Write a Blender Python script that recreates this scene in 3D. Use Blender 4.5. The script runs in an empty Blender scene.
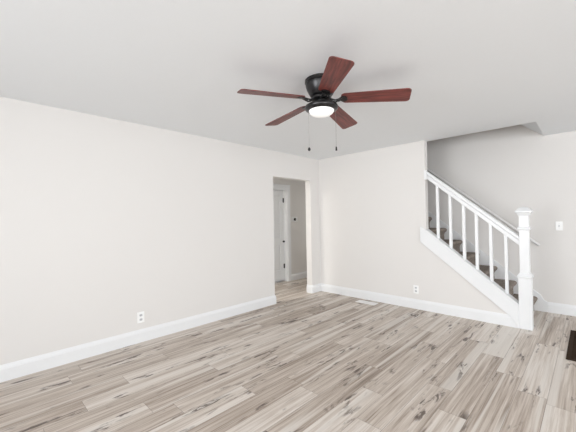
import bpy, bmesh, math, random
from mathutils import Vector, Matrix
R = math.radians
S = bpy.context.scene
COL = S.collection

# ------------------------------------------------------------------ camera
cam = bpy.data.cameras.new('camera')
cam.sensor_width = 36.0
cam.lens = 311.0 / 576 * 36.0
cam.clip_start = 0.05
co = bpy.data.objects.new('camera', cam)
COL.objects.link(co)
d = Vector((-0.69744647, 0.71657052, 0.00975214))
r = Vector((0.71638819, 0.69749836, -0.01685223))
u = Vector((0.01887792, 0.00476721, 0.99981043))
M = Matrix(((r.x, u.x, -d.x), (r.y, u.y, -d.y), (r.z, u.z, -d.z))).to_4x4()
M.translation = Vector((3.6216, -4.5640, 1.3436))
co.matrix_world = M
S.camera = co

# ------------------------------------------------------------------ world, exposure, lights
S.view_settings.view_transform = 'Standard'
S.view_settings.look = 'None'
S.view_settings.gamma = 1.0
S.view_settings.exposure = 0.13
w = bpy.data.worlds.new('daylight_sky')
S.world = w
w.use_nodes = True
w.node_tree.nodes['Background'].inputs[0].default_value = (0.75, 0.86, 1.0, 1)
w.node_tree.nodes['Background'].inputs[1].default_value = 1.0

def area(name, loc, direction, sx, sy, power, col=(1, 1, 1), spread=180):
    l = bpy.data.lights.new(name, 'AREA')
    l.shape = 'RECTANGLE'; l.size = sx; l.size_y = sy
    l.energy = power; l.color = col
    o = bpy.data.objects.new(name, l)
    COL.objects.link(o)
    l.spread = R(spread)
    o.location = loc
    o.rotation_euler = Vector(direction).to_track_quat('-Z', 'Y').to_euler()
    return o

DAY = (0.960, 0.982, 1.0)
for x, p, sp_ in ((1.9, 31, 80), (5.2, 40, 115)):
    area('daylight_front_window', (x, -7.75, 1.45), (0, 1, 0), 2.3, 1.6, p, DAY, sp_)
for y, p in ((-5.3, 160), (-2.6, 12), (-0.3, 48)):
    area('daylight_side_window', (7.75, y, 1.45), (-1, 0, 0), 1.7, 1.6, p, DAY)
area('hall_fill_overhead', (-0.60, -2.5, 2.40), (0, 0, -1), 0.3, 0.3, 26, (1.0, 0.99, 0.95))  # unseen fill light, added to brighten the hallway wall
area('hall_fill_end', (-0.60, 1.57, 1.35), (0, -1, 0), 0.7, 1.5, 3.2, (1.0, 0.99, 0.95))  # added fill before the closed end wall; no window there

# ------------------------------------------------------------------ node materials
def new_mat(name):
    m = bpy.data.materials.new(name); m.use_nodes = True
    nt = m.node_tree
    return m, nt, nt.nodes['Principled BSDF']

def node(nt, t, **k):
    n = nt.nodes.new(t)
    for a, b in k.items(): setattr(n, a, b)
    return n

def plain(name, col, rough=0.5, metal=0.0, scale=40, amt=0.03, bump=0.0, spec=0.5):
    """paint, plastic or metal with a slight procedural mottling and optional bump"""
    m, nt, b = new_mat(name)
    tc = node(nt, 'ShaderNodeTexCoord')
    n = node(nt, 'ShaderNodeTexNoise'); n.inputs['Scale'].default_value = scale; n.inputs['Detail'].default_value = 4
    nt.links.new(tc.outputs['Object'], n.inputs['Vector'])
    mx = node(nt, 'ShaderNodeMix', data_type='RGBA')
    mx.inputs[6].default_value = (*[c * (1 - amt) for c in col], 1)
    mx.inputs[7].default_value = (*[min(1, c * (1 + amt)) for c in col], 1)
    nt.links.new(n.outputs['Fac'], mx.inputs[0]); nt.links.new(mx.outputs[2], b.inputs['Base Color'])
    b.inputs['Roughness'].default_value = rough; b.inputs['Metallic'].default_value = metal
    b.inputs['Specular IOR Level'].default_value = spec
    if bump:
        bp = node(nt, 'ShaderNodeBump'); bp.inputs['Strength'].default_value = bump; bp.inputs['Distance'].default_value = 0.002
        nt.links.new(n.outputs['Fac'], bp.inputs['Height']); nt.links.new(bp.outputs[0], b.inputs['Normal'])
    return m

WALL = plain('warm_grey_wall_paint', (0.775, 0.752, 0.728), 0.7, scale=120, amt=0.012, bump=0.05, spec=0.3)
HALLWALL = WALL
CEIL = plain('white_ceiling_paint', (0.875, 0.895, 0.91), 0.8, scale=90, amt=0.012, bump=0.08, spec=0.2)
TRIM = plain('white_trim_paint', (0.83, 0.835, 0.84), 0.35, scale=20, amt=0.01)
PLAST = plain('white_plastic', (0.93, 0.93, 0.92), 0.3, scale=20, amt=0.01)
SLOT = plain('dark_slot', (0.05, 0.05, 0.05), 0.6)
GREYP = plain('grey_socket_plastic', (0.62, 0.62, 0.64), 0.4)
BLACK = plain('black_hardware', (0.018, 0.018, 0.018), 0.35, 0.6, scale=60, amt=0.2)
FANBLACK = plain('matte_black_fan_metal', (0.040, 0.039, 0.040), 0.30, 0.75, scale=25, amt=0.25)
RAILM = plain('grey_rail_metal', (0.74, 0.73, 0.72), 0.4, 0.0)
REG = plain('white_register_enamel', (0.90, 0.88, 0.87), 0.4)
GRILLE = plain('dark_brown_grille_metal', (0.034, 0.019, 0.010), 0.75, 0.0, scale=60, amt=0.3, spec=0.12)
GDEEP = plain('duct_shade_black', (0.010, 0.007, 0.005), 0.8)  # shade inside the duct, put into the colour
CHAINM = plain('nickel_chain', (0.30, 0.29, 0.28), 0.35, 0.5)

def carpet_mat():
    m, nt, b = new_mat('brown_stair_carpet')
    tc = node(nt, 'ShaderNodeTexCoord')
    n = node(nt, 'ShaderNodeTexNoise'); n.inputs['Scale'].default_value = 150; n.inputs['Detail'].default_value = 5
    n2 = node(nt, 'ShaderNodeTexNoise'); n2.inputs['Scale'].default_value = 14
    nt.links.new(tc.outputs['Object'], n.inputs['Vector']); nt.links.new(tc.outputs['Object'], n2.inputs['Vector'])
    ad = node(nt, 'ShaderNodeMath', operation='ADD'); nt.links.new(n.outputs['Fac'], ad.inputs[0])
    mu = node(nt, 'ShaderNodeMath', operation='MULTIPLY'); mu.inputs[1].default_value = 0.4
    nt.links.new(n2.outputs['Fac'], mu.inputs[0]); nt.links.new(mu.outputs[0], ad.inputs[1])
    cr = node(nt, 'ShaderNodeValToRGB')
    cr.color_ramp.elements[0].position = 0.45; cr.color_ramp.elements[0].color = (0.14, 0.114, 0.096, 1)
    cr.color_ramp.elements[1].position = 0.95; cr.color_ramp.elements[1].color = (0.40, 0.345, 0.30, 1)
    nt.links.new(ad.outputs[0], cr.inputs[0]); nt.links.new(cr.outputs[0], b.inputs['Base Color'])
    b.inputs['Roughness'].default_value = 1.0; b.inputs['Specular IOR Level'].default_value = 0.1
    bp = node(nt, 'ShaderNodeBump'); bp.inputs['Strength'].default_value = 0.6; bp.inputs['Distance'].default_value = 0.004
    nt.links.new(n.outputs['Fac'], bp.inputs['Height']); nt.links.new(bp.outputs[0], b.inputs['Normal'])
    return m
CARPET = carpet_mat()

def blade_mat():
    m, nt, b = new_mat('mahogany_blade_wood')
    tc = node(nt, 'ShaderNodeTexCoord')
    mp = node(nt, 'ShaderNodeMapping'); mp.inputs['Scale'].default_value = (3, 45, 45)
    nt.links.new(tc.outputs['Object'], mp.inputs[0])
    n = node(nt, 'ShaderNodeTexNoise'); n.inputs['Scale'].default_value = 1.6; n.inputs['Detail'].default_value = 6
    n.inputs['Distortion'].default_value = 0.6
    nt.links.new(mp.outputs[0], n.inputs['Vector'])
    cr = node(nt, 'ShaderNodeValToRGB')
    cr.color_ramp.elements[0].position = 0.35; cr.color_ramp.elements[0].color = (0.080, 0.013, 0.010, 1)
    cr.color_ramp.elements[1].position = 0.68; cr.color_ramp.elements[1].color = (0.225, 0.044, 0.034, 1)
    nt.links.new(n.outputs['Fac'], cr.inputs[0]); nt.links.new(cr.outputs[0], b.inputs['Base Color'])
    b.inputs['Roughness'].default_value = 0.42
    b.inputs['Specular IOR Level'].default_value = 0.65
    return m
BLADE = blade_mat()

def glass_lit():
    m, nt, b = new_mat('frosted_lamp_glass')
    b.inputs['Base Color'].default_value = (0.95, 0.95, 0.94, 1)
    b.inputs['Roughness'].default_value = 0.35
    b.inputs['Emission Color'].default_value = (1.0, 0.985, 0.96, 1)
    b.inputs['Emission Strength'].default_value = 0.30
    return m
LAMP = glass_lit()

def floor_mat():
    """vinyl planks: tone per plank in the colour attribute, running length (v) and width (u) in the UVs"""
    m, nt, b = new_mat('grey_oak_vinyl_planks')
    L = nt.links.new
    at = node(nt, 'ShaderNodeVertexColor', layer_name='plank')
    sp = node(nt, 'ShaderNodeSeparateColor'); L(at.outputs['Color'], sp.inputs[0])
    tc = node(nt, 'ShaderNodeTexCoord')
    # grain space: shifted for every plank
    off = node(nt, 'ShaderNodeCombineXYZ')
    def mul(a, k):
        q = node(nt, 'ShaderNodeMath', operation='MULTIPLY'); L(a, q.inputs[0]); q.inputs[1].default_value = k; return q.outputs[0]
    def add(a, c):
        q = node(nt, 'ShaderNodeMath', operation='ADD'); L(a, q.inputs[0])
        if isinstance(c, (int, float)): q.inputs[1].default_value = c
        else: L(c, q.inputs[1])
        return q.outputs[0]
    L(mul(sp.outputs[1], 37.0), off.inputs[0]); L(mul(sp.outputs[2], 53.0), off.inputs[1]); L(mul(sp.outputs[1], 11.0), off.inputs[2])
    va = node(nt, 'ShaderNodeVectorMath', operation='ADD'); L(tc.outputs['Object'], va.inputs[0]); L(off.outputs[0], va.inputs[1])
    def mapped(scale):
        mp = node(nt, 'ShaderNodeMapping'); mp.inputs['Scale'].default_value = scale; L(va.outputs[0], mp.inputs[0]); return mp.outputs[0]
    def noise(vec, s, det=4, dist=0.0, rough=0.55):
        n = node(nt, 'ShaderNodeTexNoise'); n.inputs['Scale'].default_value = s; n.inputs['Detail'].default_value = det
        n.inputs['Distortion'].default_value = dist; n.inputs['Roughness'].default_value = rough
        L(vec, n.inputs['Vector']); return n.outputs['Fac']
    def rng(a, lo, hi, o0=0.0, o1=1.0):
        q = node(nt, 'ShaderNodeMapRange'); L(a, q.inputs[0]); q.inputs[1].default_value = lo; q.inputs[2].default_value = hi
        q.inputs[3].default_value = o0; q.inputs[4].default_value = o1; return q.outputs[0]
    def mulv(a, c):
        q = node(nt, 'ShaderNodeMath', operation='MULTIPLY'); L(a, q.inputs[0]); L(c, q.inputs[1]); return q.outputs[0]
    fine = noise(mapped((85, 1.7, 1)), 1.0, 6, 0.5, 0.72)        # thin fibres
    broad = noise(mapped((19, 0.6, 1)), 1.0, 4, 1.1, 0.55)       # long cathedral streaks
    wide = noise(mapped((5.5, 0.9, 1)), 1.0, 2, 0.6, 0.4)        # slow light and dark areas
    pale = noise(mapped((11, 0.28, 1)), 1.0, 2, 0.4, 0.4)        # whitish sapwood strips
    knot = noise(mapped((34, 6.5, 1)), 1.0, 5, 0.5, 0.6)        # dark cracks and knots
    kmask = noise(mapped((12, 2.6, 1)), 1.0, 1, 0.5, 0.4)       # where they gather
    t = add(rng(fine, 0.36, 0.64, 0.0, 0.36), rng(broad, 0.34, 0.66, 0.0, 0.30))
    t = add(t, rng(wide, 0.35, 0.65, 0.0, 0.12))
    t = add(t, mul(sp.outputs[0], 0.36))
    cr = node(nt, 'ShaderNodeValToRGB'); e = cr.color_ramp.elements
    e[0].position = 0.16; e[0].color = (0.230, 0.178, 0.140, 1)
    e[1].position = 0.88; e[1].color = (0.740, 0.678, 0.618, 1)
    a = e.new(0.38); a.color = (0.405, 0.330, 0.272, 1)
    a = e.new(0.60); a.color = (0.570, 0.492, 0.425, 1)
    L(t, cr.inputs[0])
    m1 = node(nt, 'ShaderNodeMix', data_type='RGBA'); L(rng(pale, 0.575, 0.62, 0.0, 0.70), m1.inputs[0]); L(cr.outputs[0], m1.inputs[6])
    m1.inputs[7].default_value = (0.74, 0.690, 0.635, 1)
    kk = mulv(rng(knot, 0.50, 0.60), rng(kmask, 0.56, 0.66))
    m2 = node(nt, 'ShaderNodeMix', data_type='RGBA'); L(mul(kk, 0.95), m2.inputs[0]); L(m1.outputs[2], m2.inputs[6])
    m2.inputs[7].default_value = (0.110, 0.080, 0.064, 1)
    # seams from the UVs
    uv = node(nt, 'ShaderNodeUVMap', uv_map='UVMap'); us = node(nt, 'ShaderNodeSeparateXYZ'); L(uv.outputs[0], us.inputs[0])
    def edge(o, size):
        q = node(nt, 'ShaderNodeMath', operation='PINGPONG'); q.inputs[1].default_value = size / 2; L(o, q.inputs[0])
        z = node(nt, 'ShaderNodeMath', operation='LESS_THAN'); L(q.outputs[0], z.inputs[0]); z.inputs[1].default_value = 0.0013
        return z.outputs[0]
    mxn = node(nt, 'ShaderNodeMath', operation='MAXIMUM'); L(edge(us.outputs[0], 0.18), mxn.inputs[0]); L(edge(us.outputs[1], 1.22), mxn.inputs[1])
    m3 = node(nt, 'ShaderNodeMix', data_type='RGBA'); L(mul(mxn.outputs[0], 0.65), m3.inputs[0]); L(m2.outputs[2], m3.inputs[6])
    m3.inputs[7].default_value = (0.16, 0.125, 0.10, 1)
    L(m3.outputs[2], b.inputs['Base Color'])
    b.inputs['Roughness'].default_value = 0.42
    b.inputs['Specular IOR Level'].default_value = 0.4
    bp = node(nt, 'ShaderNodeBump'); bp.inputs['Strength'].default_value = 0.15; bp.inputs['Distance'].default_value = 0.001
    L(fine, bp.inputs['Height']); L(bp.outputs[0], b.inputs['Normal'])
    return m
FLOOR = floor_mat()

# ------------------------------------------------------------------ mesh helpers
def box(bm, x0, x1, y0, y1, z0, z1):
    v = [bm.verts.new((x, y, z)) for z in (z0, z1) for x, y in ((x0, y0), (x1, y0), (x1, y1), (x0, y1))]
    for f in ((3, 2, 1, 0), (4, 5, 6, 7), (0, 1, 5, 4), (1, 2, 6, 5), (2, 3, 7, 6), (3, 0, 4, 7)):
        bm.faces.new([v[i] for i in f])

def prism(bm, pts, axis, a, b):
    """polygon pts (2-D) extruded along axis from a to b. axis y: pts are (x, z); x: (y, z); z: (x, y)"""
    def P(p, t):
        return {'x': (t, p[0], p[1]), 'y': (p[0], t, p[1]), 'z': (p[0], p[1], t)}[axis]
    A = [bm.verts.new(P(p, a)) for p in pts]; B = [bm.verts.new(P(p, b)) for p in pts]
    bm.faces.new(A); bm.faces.new(B[::-1])
    n = len(pts)
    for i in range(n): bm.faces.new((A[i], B[i], B[(i + 1) % n], A[(i + 1) % n]))

def lathe(bm, prof, n=48, c=(0, 0, 0)):
    rings = []
    for rr, z in prof:
        if rr < 1e-6: rings.append([bm.verts.new((c[0], c[1], c[2] + z))])
        else: rings.append([bm.verts.new((c[0] + rr * math.cos(2 * math.pi * k / n), c[1] + rr * math.sin(2 * math.pi * k / n), c[2] + z)) for k in range(n)])
    for A, B in zip(rings, rings[1:]):
        for k in range(n):
            k2 = (k + 1) % n
            if len(A) == 1 and len(B) > 1: bm.faces.new((A[0], B[k], B[k2]))
            elif len(B) == 1 and len(A) > 1: bm.faces.new((A[k], B[0], A[k2]))
            elif len(A) > 1: bm.faces.new((A[k], B[k], B[k2], A[k2]))
    for E in (rings[0], rings[-1]):
        if len(E) > 1: bm.faces.new(E)

def tube(bm, pts, rad, n=14):
    pts = [Vector(p) for p in pts]; rings = []
    rr = rad if isinstance(rad, (list, tuple)) else [rad] * len(pts)
    for i, p in enumerate(pts):
        t = (pts[min(i + 1, len(pts) - 1)] - pts[max(i - 1, 0)]).normalized()
        a = t.cross(Vector((0, 0, 1)))
        if a.length < 1e-3: a = t.cross(Vector((1, 0, 0)))
        a.normalize(); b = t.cross(a)
        rings.append([bm.verts.new(p + (a * math.cos(2 * math.pi * k / n) + b * math.sin(2 * math.pi * k / n)) * rr[i]) for k in range(n)])
    for A, B in zip(rings, rings[1:]):
        for k in range(n): bm.faces.new((A[k], A[(k + 1) % n], B[(k + 1) % n], B[k]))
    bm.faces.new(rings[0]); bm.faces.new(rings[-1])

def obj(name, bm, mat, parent=None, bevel=0.0, smooth=False, seg=2):
    bmesh.ops.recalc_face_normals(bm, faces=bm.faces)
    me = bpy.data.meshes.new(name); bm.to_mesh(me); bm.free()
    me.materials.append(mat)
    o = bpy.data.objects.new(name, me); COL.objects.link(o)
    if parent: o.parent = parent
    if smooth:
        for p in me.polygons: p.use_smooth = True
        me.set_sharp_from_angle(angle=R(38))
    if bevel:
        mo = o.modifiers.new('bevel', 'BEVEL'); mo.width = bevel; mo.segments = seg; mo.limit_method = 'ANGLE'; mo.angle_limit = R(30)
        mo.harden_normals = False
    return o

def BM(): return bmesh.new()

def struct(name, bm, mat, parent=None, **k):
    o = obj(name, bm, mat, parent, **k)
    if parent is None: o['kind'] = 'structure'
    return o

def thing(name, label, cat, loc=(0, 0, 0), rz=0.0, group=None):
    o = bpy.data.objects.new(name, None); COL.objects.link(o)
    o.empty_display_size = 0.1
    o.location = loc; o.rotation_euler = (0, 0, rz)
    o['label'] = label; o['category'] = cat
    if group: o['group'] = group
    return o

def tag(o, label, cat, group=None):
    o['label'] = label; o['category'] = cat
    if group: o['group'] = group
    return o

H = 2.44; YS = 1.01; XR = 7.5; YF = -7.5; HX = -1.08; T = 0.10
OY0, OY1, OZ = -1.172, -0.250, 2.03          # doorway in the left wall

# ------------------------------------------------------------------ floor: planks along y
def build_floor():
    rnd = random.Random(11)
    W, PL = 0.18, 1.22
    X0, Y0, Y1 = 1.75 - 17 * W, YF, 1.62
    # joints and tones read off the photograph: row -> (joint y, tone on the near side, tone on the far side)
    known = {0.85: (-3.977, .35, .82), 0.67: (-3.637, .30, .85), 1.21: (-3.665, .80, .30), 0.31: (-3.964, .4, .55), 0.49: (-3.2, .45, .3),
             1.57: (-3.03, .95, .25), 1.03: (-3.01, .30, .75), 1.93: (-2.71, .95, .55), 1.39: (-2.30, .65, .35), 1.75: (-3.9, .75, .30),
             2.29: (-2.387, .80, .30), 2.11: (-3.25, .5, .22), 2.47: (-2.75, 1.0, .45), 2.65: (-1.98, .40, .30), 2.83: (-1.06, .33, .92),
             3.01: (-1.39, .38, .72), 3.19: (-0.41, .92, .30), 3.37: (-1.71, 1.0, .55), 2.20: (0, .5, .5)}
    bm = BM(); uvl = bm.loops.layers.uv.new('UVMap'); cl = bm.loops.layers.float_color.new('plank')
    k = 0; x = X0
    while x < XR + 0.01:
        key = None
        for q in known:
            if abs(q - x) < 0.02: key = q
        if key is not None: j, tn, tf = known[key]
        else: j, tn, tf = rnd.uniform(-3, -1.78), None, None
        i0 = math.floor((Y0 - j) / PL); i1 = math.ceil((Y1 - j) / PL)
        for i in range(i0, i1):
            a, b = j + i * PL, j + (i + 1) * PL
            tone = rnd.choice([.12, .28, .35, .45, .5, .6, .72, .95])
            if tn is not None and i == -1: tone = tn
            if tf is not None and i == 0: tone = tf
            g1, g2 = rnd.random(), rnd.random()
            ca, cb = max(a, Y0), min(b, Y1)
            xa, xb = max(x, HX - 0.14), min(x + W, XR)
            if cb - ca < 1e-4 or xb - xa < 1e-4: continue
            vs = [bm.verts.new(p) for p in ((xa, ca, 0), (xb, ca, 0), (xb, cb, 0), (xa, cb, 0))]
            f = bm.faces.new(vs)
            for lp, (uu, vv) in zip(f.loops, ((xa - x, ca - a), (xb - x, ca - a), (xb - x, cb - a), (xa - x, cb - a))):
                lp[uvl].uv = (uu, vv); lp[cl] = (tone, g1, g2, 1)
        x += W
    bmesh.ops.remove_doubles(bm, verts=bm.verts, dist=1e-5)
    top = list(bm.faces)
    o = struct('floor', bm, FLOOR)
    return o
fl = build_floor()

# ------------------------------------------------------------------ walls and ceilings
bm = BM()
prism(bm, [(YF, 0), (OY0, 0), (OY0, OZ), (OY1, OZ), (OY1, 0), (YS, 0), (YS, H), (YF, H)], 'x', -0.12, 0.0)
struct('wall_left', bm, WALL)

def Ltop(x): return 1.165 - 0.832 * (x - 1.9)          # top edge of the outer stringer
bm = BM()
prism(bm, [(0.0, 0), (2.985, 0), (2.985, Ltop(2.985) - 0.02), (1.93, Ltop(1.93) - 0.02), (1.93, H), (0.0, H)], 'y', 0.0, T)
struct('wall_back', bm, WALL)
bm = BM(); box(bm, -0.12, XR, YS, YS + 0.12, 0, 4.6)
struct('wall_stair', bm, WALL)
bm = BM()
prism(bm, [(0, YF), (XR, YF), (XR, YS), (3.18, YS), (3.18, T), (0, T)], 'z', H, H + 0.06)
struct('ceiling', bm, CEIL)
bm = BM()                                               # sloped soffit above the flight and the top of the stairwell
prism(bm, [(3.18, H), (3.30, H + 0.06), (3.18, H + 0.16), (0.70, H + 0.80 * 2.48 + 0.16), (-0.12, H + 0.8 * 2.48 + 0.16), (-0.12, H + 0.8 * 2.48), (0.70, H + 0.8 * 2.48)][0:1]
      + [(3.18, H + 0.10), (0.70, H + 2.084), (-0.12, H + 2.084), (-0.12, H + 1.984), (0.70, H + 1.984)], 'y', T, YS)
struct('ceiling_stair', bm, CEIL)
bm = BM(); box(bm, -0.12, 3.4, 0.0, T, H + 0.06, 4.6)
struct('wall_upper', bm, WALL)
bm = BM(); box(bm, -0.12, 0.0, T, YS, H, 4.5)
struct('wall_landing', bm, WALL)

def holed_wall(name, axis, a, b, u0, u1, holes, win):
    """wall with rectangular window holes (u0..u1 along the wall)"""
    bm = BM(); edges = [u0]
    def bx(p, q, z0, z1):
        if axis == 'y': box(bm, p, q, a, b, z0, z1)
        else: box(bm, a, b, p, q, z0, z1)
    cur = u0
    for p, q, z0, z1 in holes:
        bx(cur, p, 0, H); bx(p, q, 0, z0); bx(p, q, z1, H); cur = q
    bx(cur, u1, 0, H)
    struct(name, bm, WALL)
    for p, q, z0, z1 in holes:
        m = (z0 + z1) / 2
        f = BM()
        def fb(p0, q0, a0, b0):
            mid = (a + b) / 2
            if axis == 'y': box(f, p0, q0, mid - .03, mid + .03, a0, b0)
            else: box(f, mid - .03, mid + .03, p0, q0, a0, b0)
        fb(p, p + .05, z0, z1); fb(q - .05, q, z0, z1); fb(p + .05, q - .05, z0, z0 + .05); fb(p + .05, q - .05, z1 - .05, z1)
        fb(p + .05, q - .05, m - .025, m + .025)
        struct('window_%d' % win, f, TRIM, bevel=0.004); win += 1
holed_wall('wall_front', 'y', YF - 0.14, YF, 0, XR, [(0.75, 3.05, 0.65, 2.25), (4.05, 6.35, 0.65, 2.25)], 1)
holed_wall('wall_right', 'x', XR, XR + 0.14, YF, YS, [(-6.15, -4.45, 0.65, 2.25), (-3.45, -1.75, 0.65, 2.25), (-1.15, 0.55, 0.65, 2.25)], 3)

# hallway beyond the doorway: wall with a door opening
DY0, DY1, DZ = -0.56, 0.235, 1.975
bm = BM()
prism(bm, [(-3.0, 0), (DY0, 0), (DY0, DZ), (DY1, DZ), (DY1, 0), (1.6, 0), (1.6, H), (-3.0, H)], 'x', HX - 0.14, HX)
struct('wall_hall', bm, WALL)
bm = BM(); box(bm, HX - 0.14, -0.12, 1.6, 1.7, 0, H)
struct('wall_hall_end', bm, WALL)
bm = BM(); box(bm, HX - 0.14, -0.12, -3.1, -3.0, 0, H)
struct('wall_hall_near', bm, WALL)
bm = BM(); box(bm, HX - 0.14, -0.12, -3.1, 1.7, H, H + 0.06)
struct('ceiling_hall', bm, CEIL)
bm = BM(); box(bm, -0.12, 0.0, YS, 1.7, 0, H)
struct('wall_hall_side', bm, WALL)

# ------------------------------------------------------------------ baseboards
PROF = [(0, 0), (.016, 0), (.016, .104), (.0135, .110), (.0125, .118), (.008, .127), (.0055, .134), (.004, .141), (0, .141)]
def base_run(bm, p0, p1, nrm, prof=PROF, m0=0, m1=0):
    """profile swept from p0 to p1 (on the floor, against the wall); nrm points into the room; m0/m1 mitre the ends (+1 out, -1 in)"""
    p0, p1, nrm = Vector(p0), Vector(p1), Vector(nrm)
    t = (p1 - p0).normalized()
    A = [bm.verts.new((*(p0 + nrm * q - t * q * m0), z)) for q, z in prof]
    B = [bm.verts.new((*(p1 + nrm * q + t * q * m1), z)) for q, z in prof]
    bm.faces.new(A); bm.faces.new(B[::-1])
    for i in range(len(prof)):
        j = (i + 1) % len(prof); bm.faces.new((A[i], B[i], B[j], A[j]))
bm = BM()
base_run(bm, (0, YF), (0, OY0), (1, 0), m1=1)
base_run(bm, (0, OY0), (-0.12, OY0), (0, 1), m0=1)
base_run(bm, (0, OY1), (-0.12, OY1), (0, -1), m0=1)
base_run(bm, (0, OY1), (0, 0), (1, 0), m0=1, m1=-1)
struct('baseboard_left', bm, TRIM)
bm = BM(); base_run(bm, (0, 0), (2.975, 0), (0, -1), m0=-1)
struct('baseboard_back', bm, TRIM)
bm = BM(); base_run(bm, (3.175, YS), (XR, YS), (0, -1), m1=-1)
struct('baseboard_stair', bm, TRIM)
bm = BM(); base_run(bm, (XR, YF), (XR, YS), (-1, 0), m0=-1, m1=-1)
struct('baseboard_right', bm, TRIM)
bm = BM(); base_run(bm, (0, YF), (XR, YF), (0, 1), m0=-1, m1=-1)
struct('baseboard_front', bm, TRIM)
bm = BM(); base_run(bm, (HX, DY1 + 0.092), (HX, 1.6), (1, 0)); base_run(bm, (HX, -3.0), (HX, DY0 - 0.092), (1, 0))
struct('baseboard_hall', bm, TRIM)

# door casing and door of the hallway
bm = BM()
prism(bm, [(DY0 - .09, 0), (DY0, 0), (DY0, DZ), (DY1, DZ), (DY1, 0), (DY1 + .09, 0), (DY1 + .09, DZ + .09), (DY0 - .09, DZ + .09)], 'x', HX, HX + 0.02)
prism(bm, [(DY0 - .10, DZ + .09), (DY1 + .10, DZ + .09), (DY1 + .10, DZ + .105), (DY0 - .10, DZ + .105)], 'x', HX, HX + 0.03)
struct('trim_1', bm, TRIM, bevel=0.004)
bm = BM()
prism(bm, [(DY0, 0), (DY0 + .012, 0), (DY0 + .012, DZ - .012), (DY1 - .012, DZ - .012), (DY1 - .012, 0), (DY1, 0), (DY1, DZ), (DY0, DZ)], 'x', HX - .14, HX + 0.0)
struct('trim_2', bm, TRIM)
bm = BM(); box(bm, HX - 0.20, HX - 0.145, DY0 - .05, DY1 + .05, 0, 2.05)  # unseen slab, added to keep sky light out of the door gap
struct('door_gap_blocker', bm, WALL)
dr = bpy.data.objects.new('door_1', None); COL.objects.link(dr); dr['kind'] = 'structure'
dr.location = (HX - 0.10, (DY0 + DY1) / 2, 0.0)
hw = (DY1 - DY0) / 2 - 0.016
bm = BM()
stile = 0.11
box(bm, -.018, .018, -hw, -hw + stile, .035, 1.960); box(bm, -.018, .018, hw - stile, hw, .035, 1.960)
for z0, z1 in ((.035, .25), (.80, .93), (1.85, 1.960)): box(bm, -.018, .018, -hw + stile, hw - stile, z0, z1)
box(bm, -.018, .018, -.05, .05, .25, .80); box(bm, -.018, .018, -.05, .05, .93, 1.85)
obj('door_frame', bm, TRIM, dr, bevel=0.004)
for y0, y1 in ((-hw + stile, -.05), (.05, hw - stile)):
    for z0, z1 in ((.25, .80), (.93, 1.85)):
        bm = BM(); box(bm, -.008, .004, y0, y1, z0, z1); box(bm, -.008, .013, y0 + .035, y1 - .035, z0 + .035, z1 - .035)
        obj('door_panel', bm, TRIM, dr, bevel=0.006)
for zc, hh in ((1.75, .045), (0.33, .045)):
    bm = BM(); box(bm, .019, .024, hw - .030, hw - .006, zc - hh, zc + hh); tube(bm, [(.028, hw - .012, zc - hh - .005), (.028, hw - .012, zc + hh + .005)], .0085, 10)
    o = obj('door_hinge', bm, BLACK, dr)
    o['label'] = 'black metal hinge'
bm = BM(); tube(bm, [(.019, hw - .028, .86), (.024, hw - .028, .86), (.034, hw - .028, .86), (.05, hw - .028, .86), (.058, hw - .028, .86)], [.022, .022, .010, .020, .012], 16)
o = obj('door_handle', bm, BLACK, dr, smooth=True)

# ------------------------------------------------------------------ staircase
GO, RISE, NX, NZ = 0.233, 0.190, 3.062, 0.200
st = thing('staircase', 'flight of brown carpeted stairs rising to the left behind white balusters', 'stairs', (NX, 0.55, 0))
def step_bm(n):
    """one carpeted step: rounded overhanging nosing curling back into the riser"""
    xn = -GO * (n - 1); z1 = NZ + RISE * (n - 1); z0 = z1 - RISE if n > 1 else 0.0
    pts = [(xn - GO - 0.03, z1)]
    pts += [(xn - 0.024, z1), (xn - 0.010, z1 - 0.004), (xn + 0.002, z1 - 0.014), (xn + 0.006, z1 - 0.028), (xn + 0.003, z1 - 0.042),
            (xn - 0.008, z1 - 0.058), (xn - 0.024, z1 - 0.074), (xn - 0.035, z1 - 0.094), (xn - 0.039, z1 - 0.120), (xn - 0.036, z0 + 0.0)]
    pts += [(xn - GO - 0.03, z0 + 0.0)]
    bm = BM(); prism(bm, pts, 'y', -0.438, 0.434)
    return bm
for n in range(1, 11):
    o = obj('step', step_bm(n), CARPET, st)
bm = BM()
def nose(x): return NZ + RISE / GO * (NX - x)
prism(bm, [(3.172 - NX, 0), (3.172 - NX, .141), (3.135 - NX, .16), (3.10 - NX, nose(3.10) + .058), (0.75 - NX, nose(0.75) + .058), (0.75 - NX, nose(0.75) - .34), (2.7 - NX, 0)], 'y', 0.436, 0.459)
obj('skirt_board', bm, TRIM, st, bevel=0.003)
bm = BM()
def Lbot(x): return 0.985 - 0.80 * (x - 1.85)
prism(bm, [(1.852 - NX, Lbot(1.852)), (1.852 - NX, Ltop(1.875) + .02), (1.93 - NX, Ltop(1.90) - .0), (1.93 - NX, Ltop(1.93)), (2.9885 - NX, Ltop(2.9885)), (2.9885 - NX, 0.0), (2.975 - NX, 0.0), (2.93 - NX, Lbot(2.93) - .015)], 'y', -0.572, -0.5505)
obj('outer_stringer', bm, TRIM, st, bevel=0.003)
bm = BM()
prism(bm, [(1.934 - NX, Ltop(1.934)), (1.934 - NX, Ltop(1.934) + .028), (2.9885 - NX, Ltop(2.9885) + .028), (2.9885 - NX, Ltop(2.9885))], 'y', -0.578, -0.442)
obj('stringer_cap', bm, TRIM, st, bevel=0.004)

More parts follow.
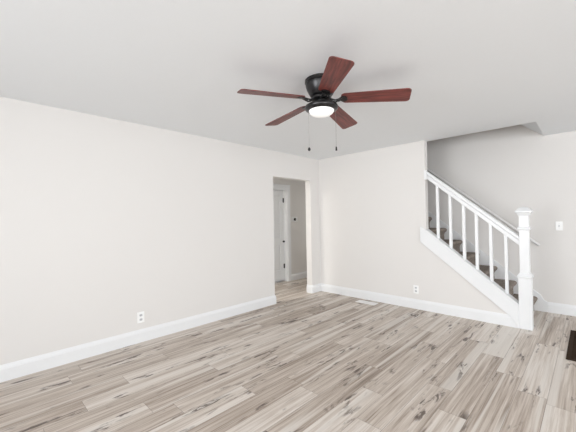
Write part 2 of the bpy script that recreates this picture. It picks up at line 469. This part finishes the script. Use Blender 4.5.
# balustrade
bl = thing('stair_balustrade', 'white wooden stair railing with square balusters and tall box newel post', 'railing', (3.055, 0.047, 0))
def rt(x): return 2.000 - 0.853 * (x - 1.942)
def shear_rail(prof, x0, x1):
    bm = BM()
    A = [bm.verts.new((x0 - 3.055, y, rt(x0) + z)) for y, z in prof]; B = [bm.verts.new((x1 - 3.055, y, rt(x1) + z)) for y, z in prof]
    bm.faces.new(A); bm.faces.new(B[::-1])
    for i in range(len(prof)):
        j = (i + 1) % len(prof); bm.faces.new((A[i], A[j], B[j], B[i]))
    return bm
hr = obj('handrail', shear_rail([(-.038, -.012), (-.030, 0), (.030, 0), (.038, -.012), (.038, -.045), (.026, -.055), (.026, -.112), (-.026, -.112), (-.026, -.055), (-.038, -.045)], 1.932, 3.008), TRIM, bl, bevel=0.003)
bm = BM(); box(bm, 1.918 - 3.055, 1.958 - 3.055, -.060, -.049, 1.875, 2.010)
obj('rail_rosette', bm, TRIM, bl, bevel=0.004)
for xc in (2.078, 2.241, 2.405, 2.552, 2.708, 2.866):
    bm = BM(); x0, x1 = xc - .0145 - 3.055, xc + .0195 - 3.055
    z = lambda xx: Ltop(xx + 3.055) + .0287
    zt = lambda xx: rt(xx + 3.055) - .108
    v = [bm.verts.new(p) for p in ((x0, -.019, z(x0)), (x1, -.019, z(x1)), (x1, .019, z(x1)), (x0, .019, z(x0)),
                                   (x0, -.019, zt(x0)), (x1, -.019, zt(x1)), (x1, .019, zt(x1)), (x0, .019, zt(x0)))]
    for f in ((3, 2, 1, 0), (4, 5, 6, 7), (0, 1, 5, 4), (1, 2, 6, 5), (2, 3, 7, 6), (3, 0, 4, 7)): bm.faces.new([v[i] for i in f])
    obj('baluster', bm, TRIM, bl, bevel=0.002)
def sq_lathe(prof):
    """square column: (half width, z) levels"""
    bm = BM(); rings = []
    for h, z in prof: rings.append([bm.verts.new((sx * h, sy * h, z)) for sx, sy in ((-1, -1), (1, -1), (1, 1), (-1, 1))])
    for A, B in zip(rings, rings[1:]):
        for k in range(4): bm.faces.new((A[k], A[(k + 1) % 4], B[(k + 1) % 4], B[k]))
    bm.faces.new(rings[0]); bm.faces.new(rings[-1])
    return bm
NS = -0.004
def nsq(prof):
    b = sq_lathe(prof); bmesh.ops.translate(b, verts=b.verts, vec=(NS, 0, 0)); return b
nw = obj('newel_post', nsq([(.062, 0), (.062, .612), (.050, .650), (.0465, .66), (.0455, 1.345)]), TRIM, bl, bevel=0.003)
obj('newel_base_moulding', nsq([(.0635, 0.600), (.072, .608), (.073, .622), (.068, .630), (.058, .638), (.052, .656)]), TRIM, nw, bevel=0.002)
obj('newel_collar', nsq([(.047, 1.163), (.057, 1.170), (.060, 1.178), (.060, 1.188), (.054, 1.199), (.046, 1.206)]), TRIM, nw, bevel=0.002)
obj('newel_cap', nsq([(.047, 1.338), (.054, 1.342), (.058, 1.352), (.062, 1.366), (.078, 1.376), (.078, 1.392), (.070, 1.400), (.050, 1.424), (.042, 1.431), (.016, 1.440)]), TRIM, nw, bevel=0.002)

# grey wall handrail behind the balustrade
wh = thing('wall_handrail', 'slim grey handrail sloping along the wall behind the stair railing', 'handrail', (2.35, YS, 1.54))
p0, p1 = Vector((1.25 - 2.35, -.07, 2.468 - 1.54)), Vector((3.105 - 2.35, -.07, 0.920 - 1.54))
bm = BM(); tube(bm, [p0, p1], .019, 18)
obj('rail', bm, RAILM, wh, smooth=True, bevel=0.003)
for t in (.12, .52, .93):
    p = p0.lerp(p1, t); bm = BM()
    tube(bm, [(p.x, -.001, p.z - .07), (p.x, -.008, p.z - .07)], .028, 18)
    tube(bm, [(p.x, -.006, p.z - .07), (p.x, -.045, p.z - .068), (p.x, -.066, p.z - .05), (p.x, -.07, p.z - .018)], .006, 10)
    obj('bracket', bm, RAILM, wh, smooth=True)

# ------------------------------------------------------------------ ceiling fan
fx, fy = 2.110, -2.611
fan = thing('ceiling_fan', 'black flush-mount ceiling fan with five mahogany blades and a domed light', 'ceiling fan', (fx, fy, H))
bm = BM()
lathe(bm, [(0, 0), (.120, 0), (.127, -.004), (.128, -.022), (.123, -.028), (.119, -.031), (.123, -.036), (.121, -.050), (.112, -.080), (.098, -.108), (.088, -.124), (.080, -.130), (.060, -.134), (0, -.134)], 64)
obj('motor_housing', bm, FANBLACK, fan, smooth=True)
bm = BM()
lathe(bm, [(0, -.134), (.070, -.134), (.078, -.140), (.078, -.156), (.062, -.163), (.045, -.167), (.042, -.185), (.050, -.191), (0, -.191)], 48)
obj('hub', bm, FANBLACK, fan, smooth=True)
bm = BM()
lathe(bm, [(0, -.190), (.060, -.190), (.108, -.197), (.126, -.207), (.131, -.217), (.130, -.229), (.122, -.238), (.104, -.246), (.099, -.244), (.099, -.232), (0, -.232)], 64)
kit = obj('light_kit', bm, FANBLACK, fan, smooth=True)
bm = BM()
lathe(bm, [(.0985, -.233), (.0985, -.243)] + [(.0985 * math.cos(a), -.244 - .046 * math.sin(a)) for a in [R(k) for k in range(8, 90, 8)]] + [(0, -.290)], 56)
gl = obj('glass_dome', bm, LAMP, kit, smooth=True)
gl['label'] = 'lit white frosted glass dome'

def blade_bm():
    """blade lying along +x: rounded corners, wider at the tip, pitched about its length, drooping slightly"""
    pts = []
    def arc(cx, cy, rr, a0, a1, n=6):
        return [(cx + rr * math.cos(R(a0 + (a1 - a0) * k / n)), cy + rr * math.sin(R(a0 + (a1 - a0) * k / n))) for k in range(n + 1)]
    r0, r1, w0, w1 = .156, .665, .060, .078
    pts += arc(r1 - .03, -w1 + .03, .03, -90, 0)
    pts += arc(r1 - .03, w1 - .03, .03, 0, 90)
    pts += arc(r0 + .035, w0 - .035, .035, 90, 180)
    pts += arc(r0 + .035, -w0 + .035, .035, 180, 270)
    pitch = R(-12.5)
    bm = BM()
    top = []; bot = []
    for x, y in pts:
        z = -.152 - .038 * (x / .66) 
        top.append(bm.verts.new((x, y * math.cos(pitch), z + y * math.sin(pitch) + .003)))
        bot.append(bm.verts.new((x, y * math.cos(pitch), z + y * math.sin(pitch) - .003)))
    bm.faces.new(top); bm.faces.new(bot[::-1])
    n = len(pts)
    for i in range(n): bm.faces.new((top[i], bot[i], bot[(i + 1) % n], top[(i + 1) % n]))
    return bm
def iron_bm():
    bm = BM(); pitch = R(-12.5)
    for s in (-1, 1):                       # twin scrolled arms
        tube(bm, [(.060, s * .012, -.150), (.085, s * .022, -.170), (.110, s * .020, -.178), (.135, s * .012, -.172), (.160, s * .018, -.166 + s * -.004), (.185, s * .028, -.166 - s * .006)],
             [.008, .007, .006, .007, .006, .005], 10)
    tube(bm, [(.120, 0, -.180), (.135, 0, -.176), (.150, 0, -.170)], [.004, .012, .008], 10)
    # oval holder plate under the blade root
    ring = []
    for zz in (-.0035, -.0085):
        ring.append([])
        for k in range(20):
            a = 2 * math.pi * k / 20; x = .174 + .030 * math.cos(a); y = .034 * math.sin(a)
            ring[-1].append(bm.verts.new((x, y * math.cos(pitch), -.152 - .038 * x / .66 + y * math.sin(pitch) + zz)))
    bm.faces.new(ring[0]); bm.faces.new(ring[1][::-1])
    for k in range(20): bm.faces.new((ring[0][k], ring[1][k], ring[1][(k + 1) % 20], ring[0][(k + 1) % 20]))
    return bm
b0 = obj('blade', blade_bm(), BLADE, fan, bevel=0.0015)
i0 = obj('blade_iron', iron_bm(), FANBLACK, fan, smooth=True)
TILT = Matrix.Translation((0, 0, -.15)) @ Matrix.Rotation(R(1.4), 4, Vector((-0.797, -0.604, 0)).normalized()) @ Matrix.Translation((0, 0, .15))
for k in range(5):
    a = 4.309 + k * 2 * math.pi / 5
    if k == 0: b, i = b0, i0
    else:
        b = b0.copy(); i = i0.copy()
        for q in (b, i): q.parent = fan; COL.objects.link(q)
    b.matrix_local = TILT @ Matrix.Rotation(a, 4, 'Z'); i.matrix_local = TILT @ Matrix.Rotation(a, 4, 'Z')
cr_ = Vector((0.7165, 0.6975))
for s, zb in ((-.102, -.545), (.112, -.545)):
    px, py = cr_.x * s, cr_.y * s
    bm = BM()
    tube(bm, [(px, py, -.222), (px, py, zb + .02)], .0011, 6)
    c = obj('pull_chain', bm, CHAINM, fan)
    bm = BM()
    if s < 0: lathe(bm, [(0, .014), (.004, .012), (.009, .004), (.0115, -.004), (.009, -.012), (.004, -.016), (0, -.017)], 20, (px, py, zb))
    else: lathe(bm, [(0, .016), (.004, .015), (.006, .008), (.0065, -.010), (.0085, -.014), (.005, -.017), (0, -.018)], 20, (px, py, zb))
    o = obj('pull_knob', bm, FANBLACK, c, smooth=True)

# ------------------------------------------------------------------ outlets, switch, thermostat
def duplex(name, label, loc, rz, group=None):
    """faces local -y"""
    t = thing(name, label, 'outlet', loc, rz, group)
    bm = BM(); box(bm, -.038, .038, -.006, -.0005, -.060, .060)
    obj('plate', bm, PLAST, t, bevel=0.003)
    for zc in (-.024, .024):
        bm = BM()
        pts = [(.017 * math.cos(R(a)) , max(-.0135, min(.0135, .017 * math.sin(R(a)))) + zc) for a in range(0, 360, 12)]
        prism(bm, pts, 'y', -.0080, -.0061)
        rc = obj('socket', bm, GREYP, t)
        bm = BM()
        box(bm, -.0075, -.0050, -.0086, -.0081, zc - .003, zc + .006); box(bm, .0050, .0075, -.0086, -.0081, zc - .003, zc + .006)
        box(bm, -.002, .002, -.0086, -.0081, zc - .0095, zc - .006)
        obj('slots', bm, SLOT, rc)
    bm = BM(); tube(bm, [(0, -.0060, 0), (0, -.0074, 0)], .003, 12)
    obj('screw', bm, GREYP, t)
    return t
duplex('wall_outlet', 'white duplex outlet low on the long left wall above the baseboard', (0.0, -3.228, 0.275), R(90))
duplex('wall_outlet', 'white duplex outlet on the short wall left of the stairs', (1.770, 0.0, 0.283), 0.0)

t = thing('light_switch', 'white toggle light switch on the stair wall right of the newel post', 'light switch', (3.312, YS, 1.188))
bm = BM(); box(bm, -.037, .037, -.006, -.0005, -.060, .060); obj('plate', bm, PLAST, t, bevel=0.003)
bm = BM(); box(bm, -.006, .006, -.0075, -.0061, -.013, .013); fr = obj('toggle_slot', bm, GREYP, t)
bm = BM(); prism(bm, [(-.0076, -.010), (-.018, .004), (-.018, .009), (-.0076, .006)], 'x', -.0045, .0045); obj('toggle', bm, GREYP, t)
for zc in (-.03, .03):
    bm = BM(); tube(bm, [(0, -.006, zc), (0, -.0072, zc)], .003, 12); obj('screw', bm, GREYP, t)

t = thing('thermostat', 'small white thermostat with a dark dial on the hallway wall', 'thermostat', (HX, 0.465, 1.335), R(90))
bm = BM(); box(bm, -.098, .098, -.012, -.0005, -.056, .056); obj('back_plate', bm, PLAST, t, bevel=0.006)
bm = BM()
pr = [(0.0, 0), (.028, 0), (.030, .004), (.032, .012), (.028, .015), (0, .016)]
n = 32; rings = []
for rr, hh in pr[1:5]: rings.append([bm.verts.new((rr * math.cos(2 * math.pi * k / n), -.0125 - hh, rr * math.sin(2 * math.pi * k / n))) for k in range(n)])
for A, B in zip(rings, rings[1:]):
    for k in range(n): bm.faces.new((A[k], A[(k + 1) % n], B[(k + 1) % n], B[k]))
bm.faces.new(rings[0]); bm.faces.new(rings[-1])
obj('dial', bm, BLACK, t, smooth=True)

# ------------------------------------------------------------------ floor register and floor grille
t = thing('floor_register', 'small white slotted floor register beside the baseboard of the back wall', 'floor vent', (1.06, -0.185, 0.0))
bm = BM()
W_, D_ = .165, .070
box(bm, -W_, W_, -D_, -D_ + .018, .0005, .007); box(bm, -W_, W_, D_ - .018, D_, .0005, .007)
box(bm, -W_, -W_ + .018, -D_ + .018, D_ - .018, .0005, .007); box(bm, W_ - .018, W_, -D_ + .018, D_ - .018, .0005, .007)
obj('frame', bm, REG, t, bevel=0.002)
bm = BM(); box(bm, -W_ + .018, W_ - .018, -D_ + .018, D_ - .018, .0004, .0014); obj('throat', bm, GREYP, t)
bm = BM()
for k in range(20):
    x = -W_ + .030 + k * (2 * W_ - .060) / 19; box(bm, x - .0052, x + .0052, -D_ + .018, D_ - .018, .0016, .0055)
box(bm, -W_ + .018, W_ - .018, -.004, .004, .0016, .0060)
obj('louvres', bm, REG, t)

gx0, gx1, gy0, gy1 = 3.430, 4.05, -0.712, 0.285
t = thing('floor_grille', 'large dark brown slatted return air grille in the floor before the stairs', 'floor vent', ((gx0 + gx1) / 2, (gy0 + gy1) / 2, 0.0))
w2, d2 = (gx1 - gx0) / 2, (gy1 - gy0) / 2
bm = BM()
F = .035
box(bm, -w2, w2, -d2, -d2 + F, .0005, .008); box(bm, -w2, w2, d2 - F, d2, .0005, .008)
box(bm, -w2, -w2 + F, -d2 + F, d2 - F, .0005, .008); box(bm, w2 - F, w2, -d2 + F, d2 - F, .0005, .008)
obj('frame', bm, GRILLE, t, bevel=0.002)
bm = BM(); box(bm, -w2 + F, w2 - F, -d2 + F, d2 - F, .0004, .0012); obj('duct_shadow', bm, GDEEP, t).name = 'painted_duct_shade'  # flat black sheet paints the shade below the slats
bm = BM()
nb = 36
for k in range(nb):
    y = -d2 + F + .013 + k * (2 * d2 - 2 * F - .026) / (nb - 1); box(bm, -w2 + F, w2 - F, y - .006, y + .006, .0014, .0065)
for x in (-.08, .08): box(bm, x - .005, x + .005, -d2 + F, d2 - F, .0014, .0070)
obj('louvres', bm, GRILLE, t)
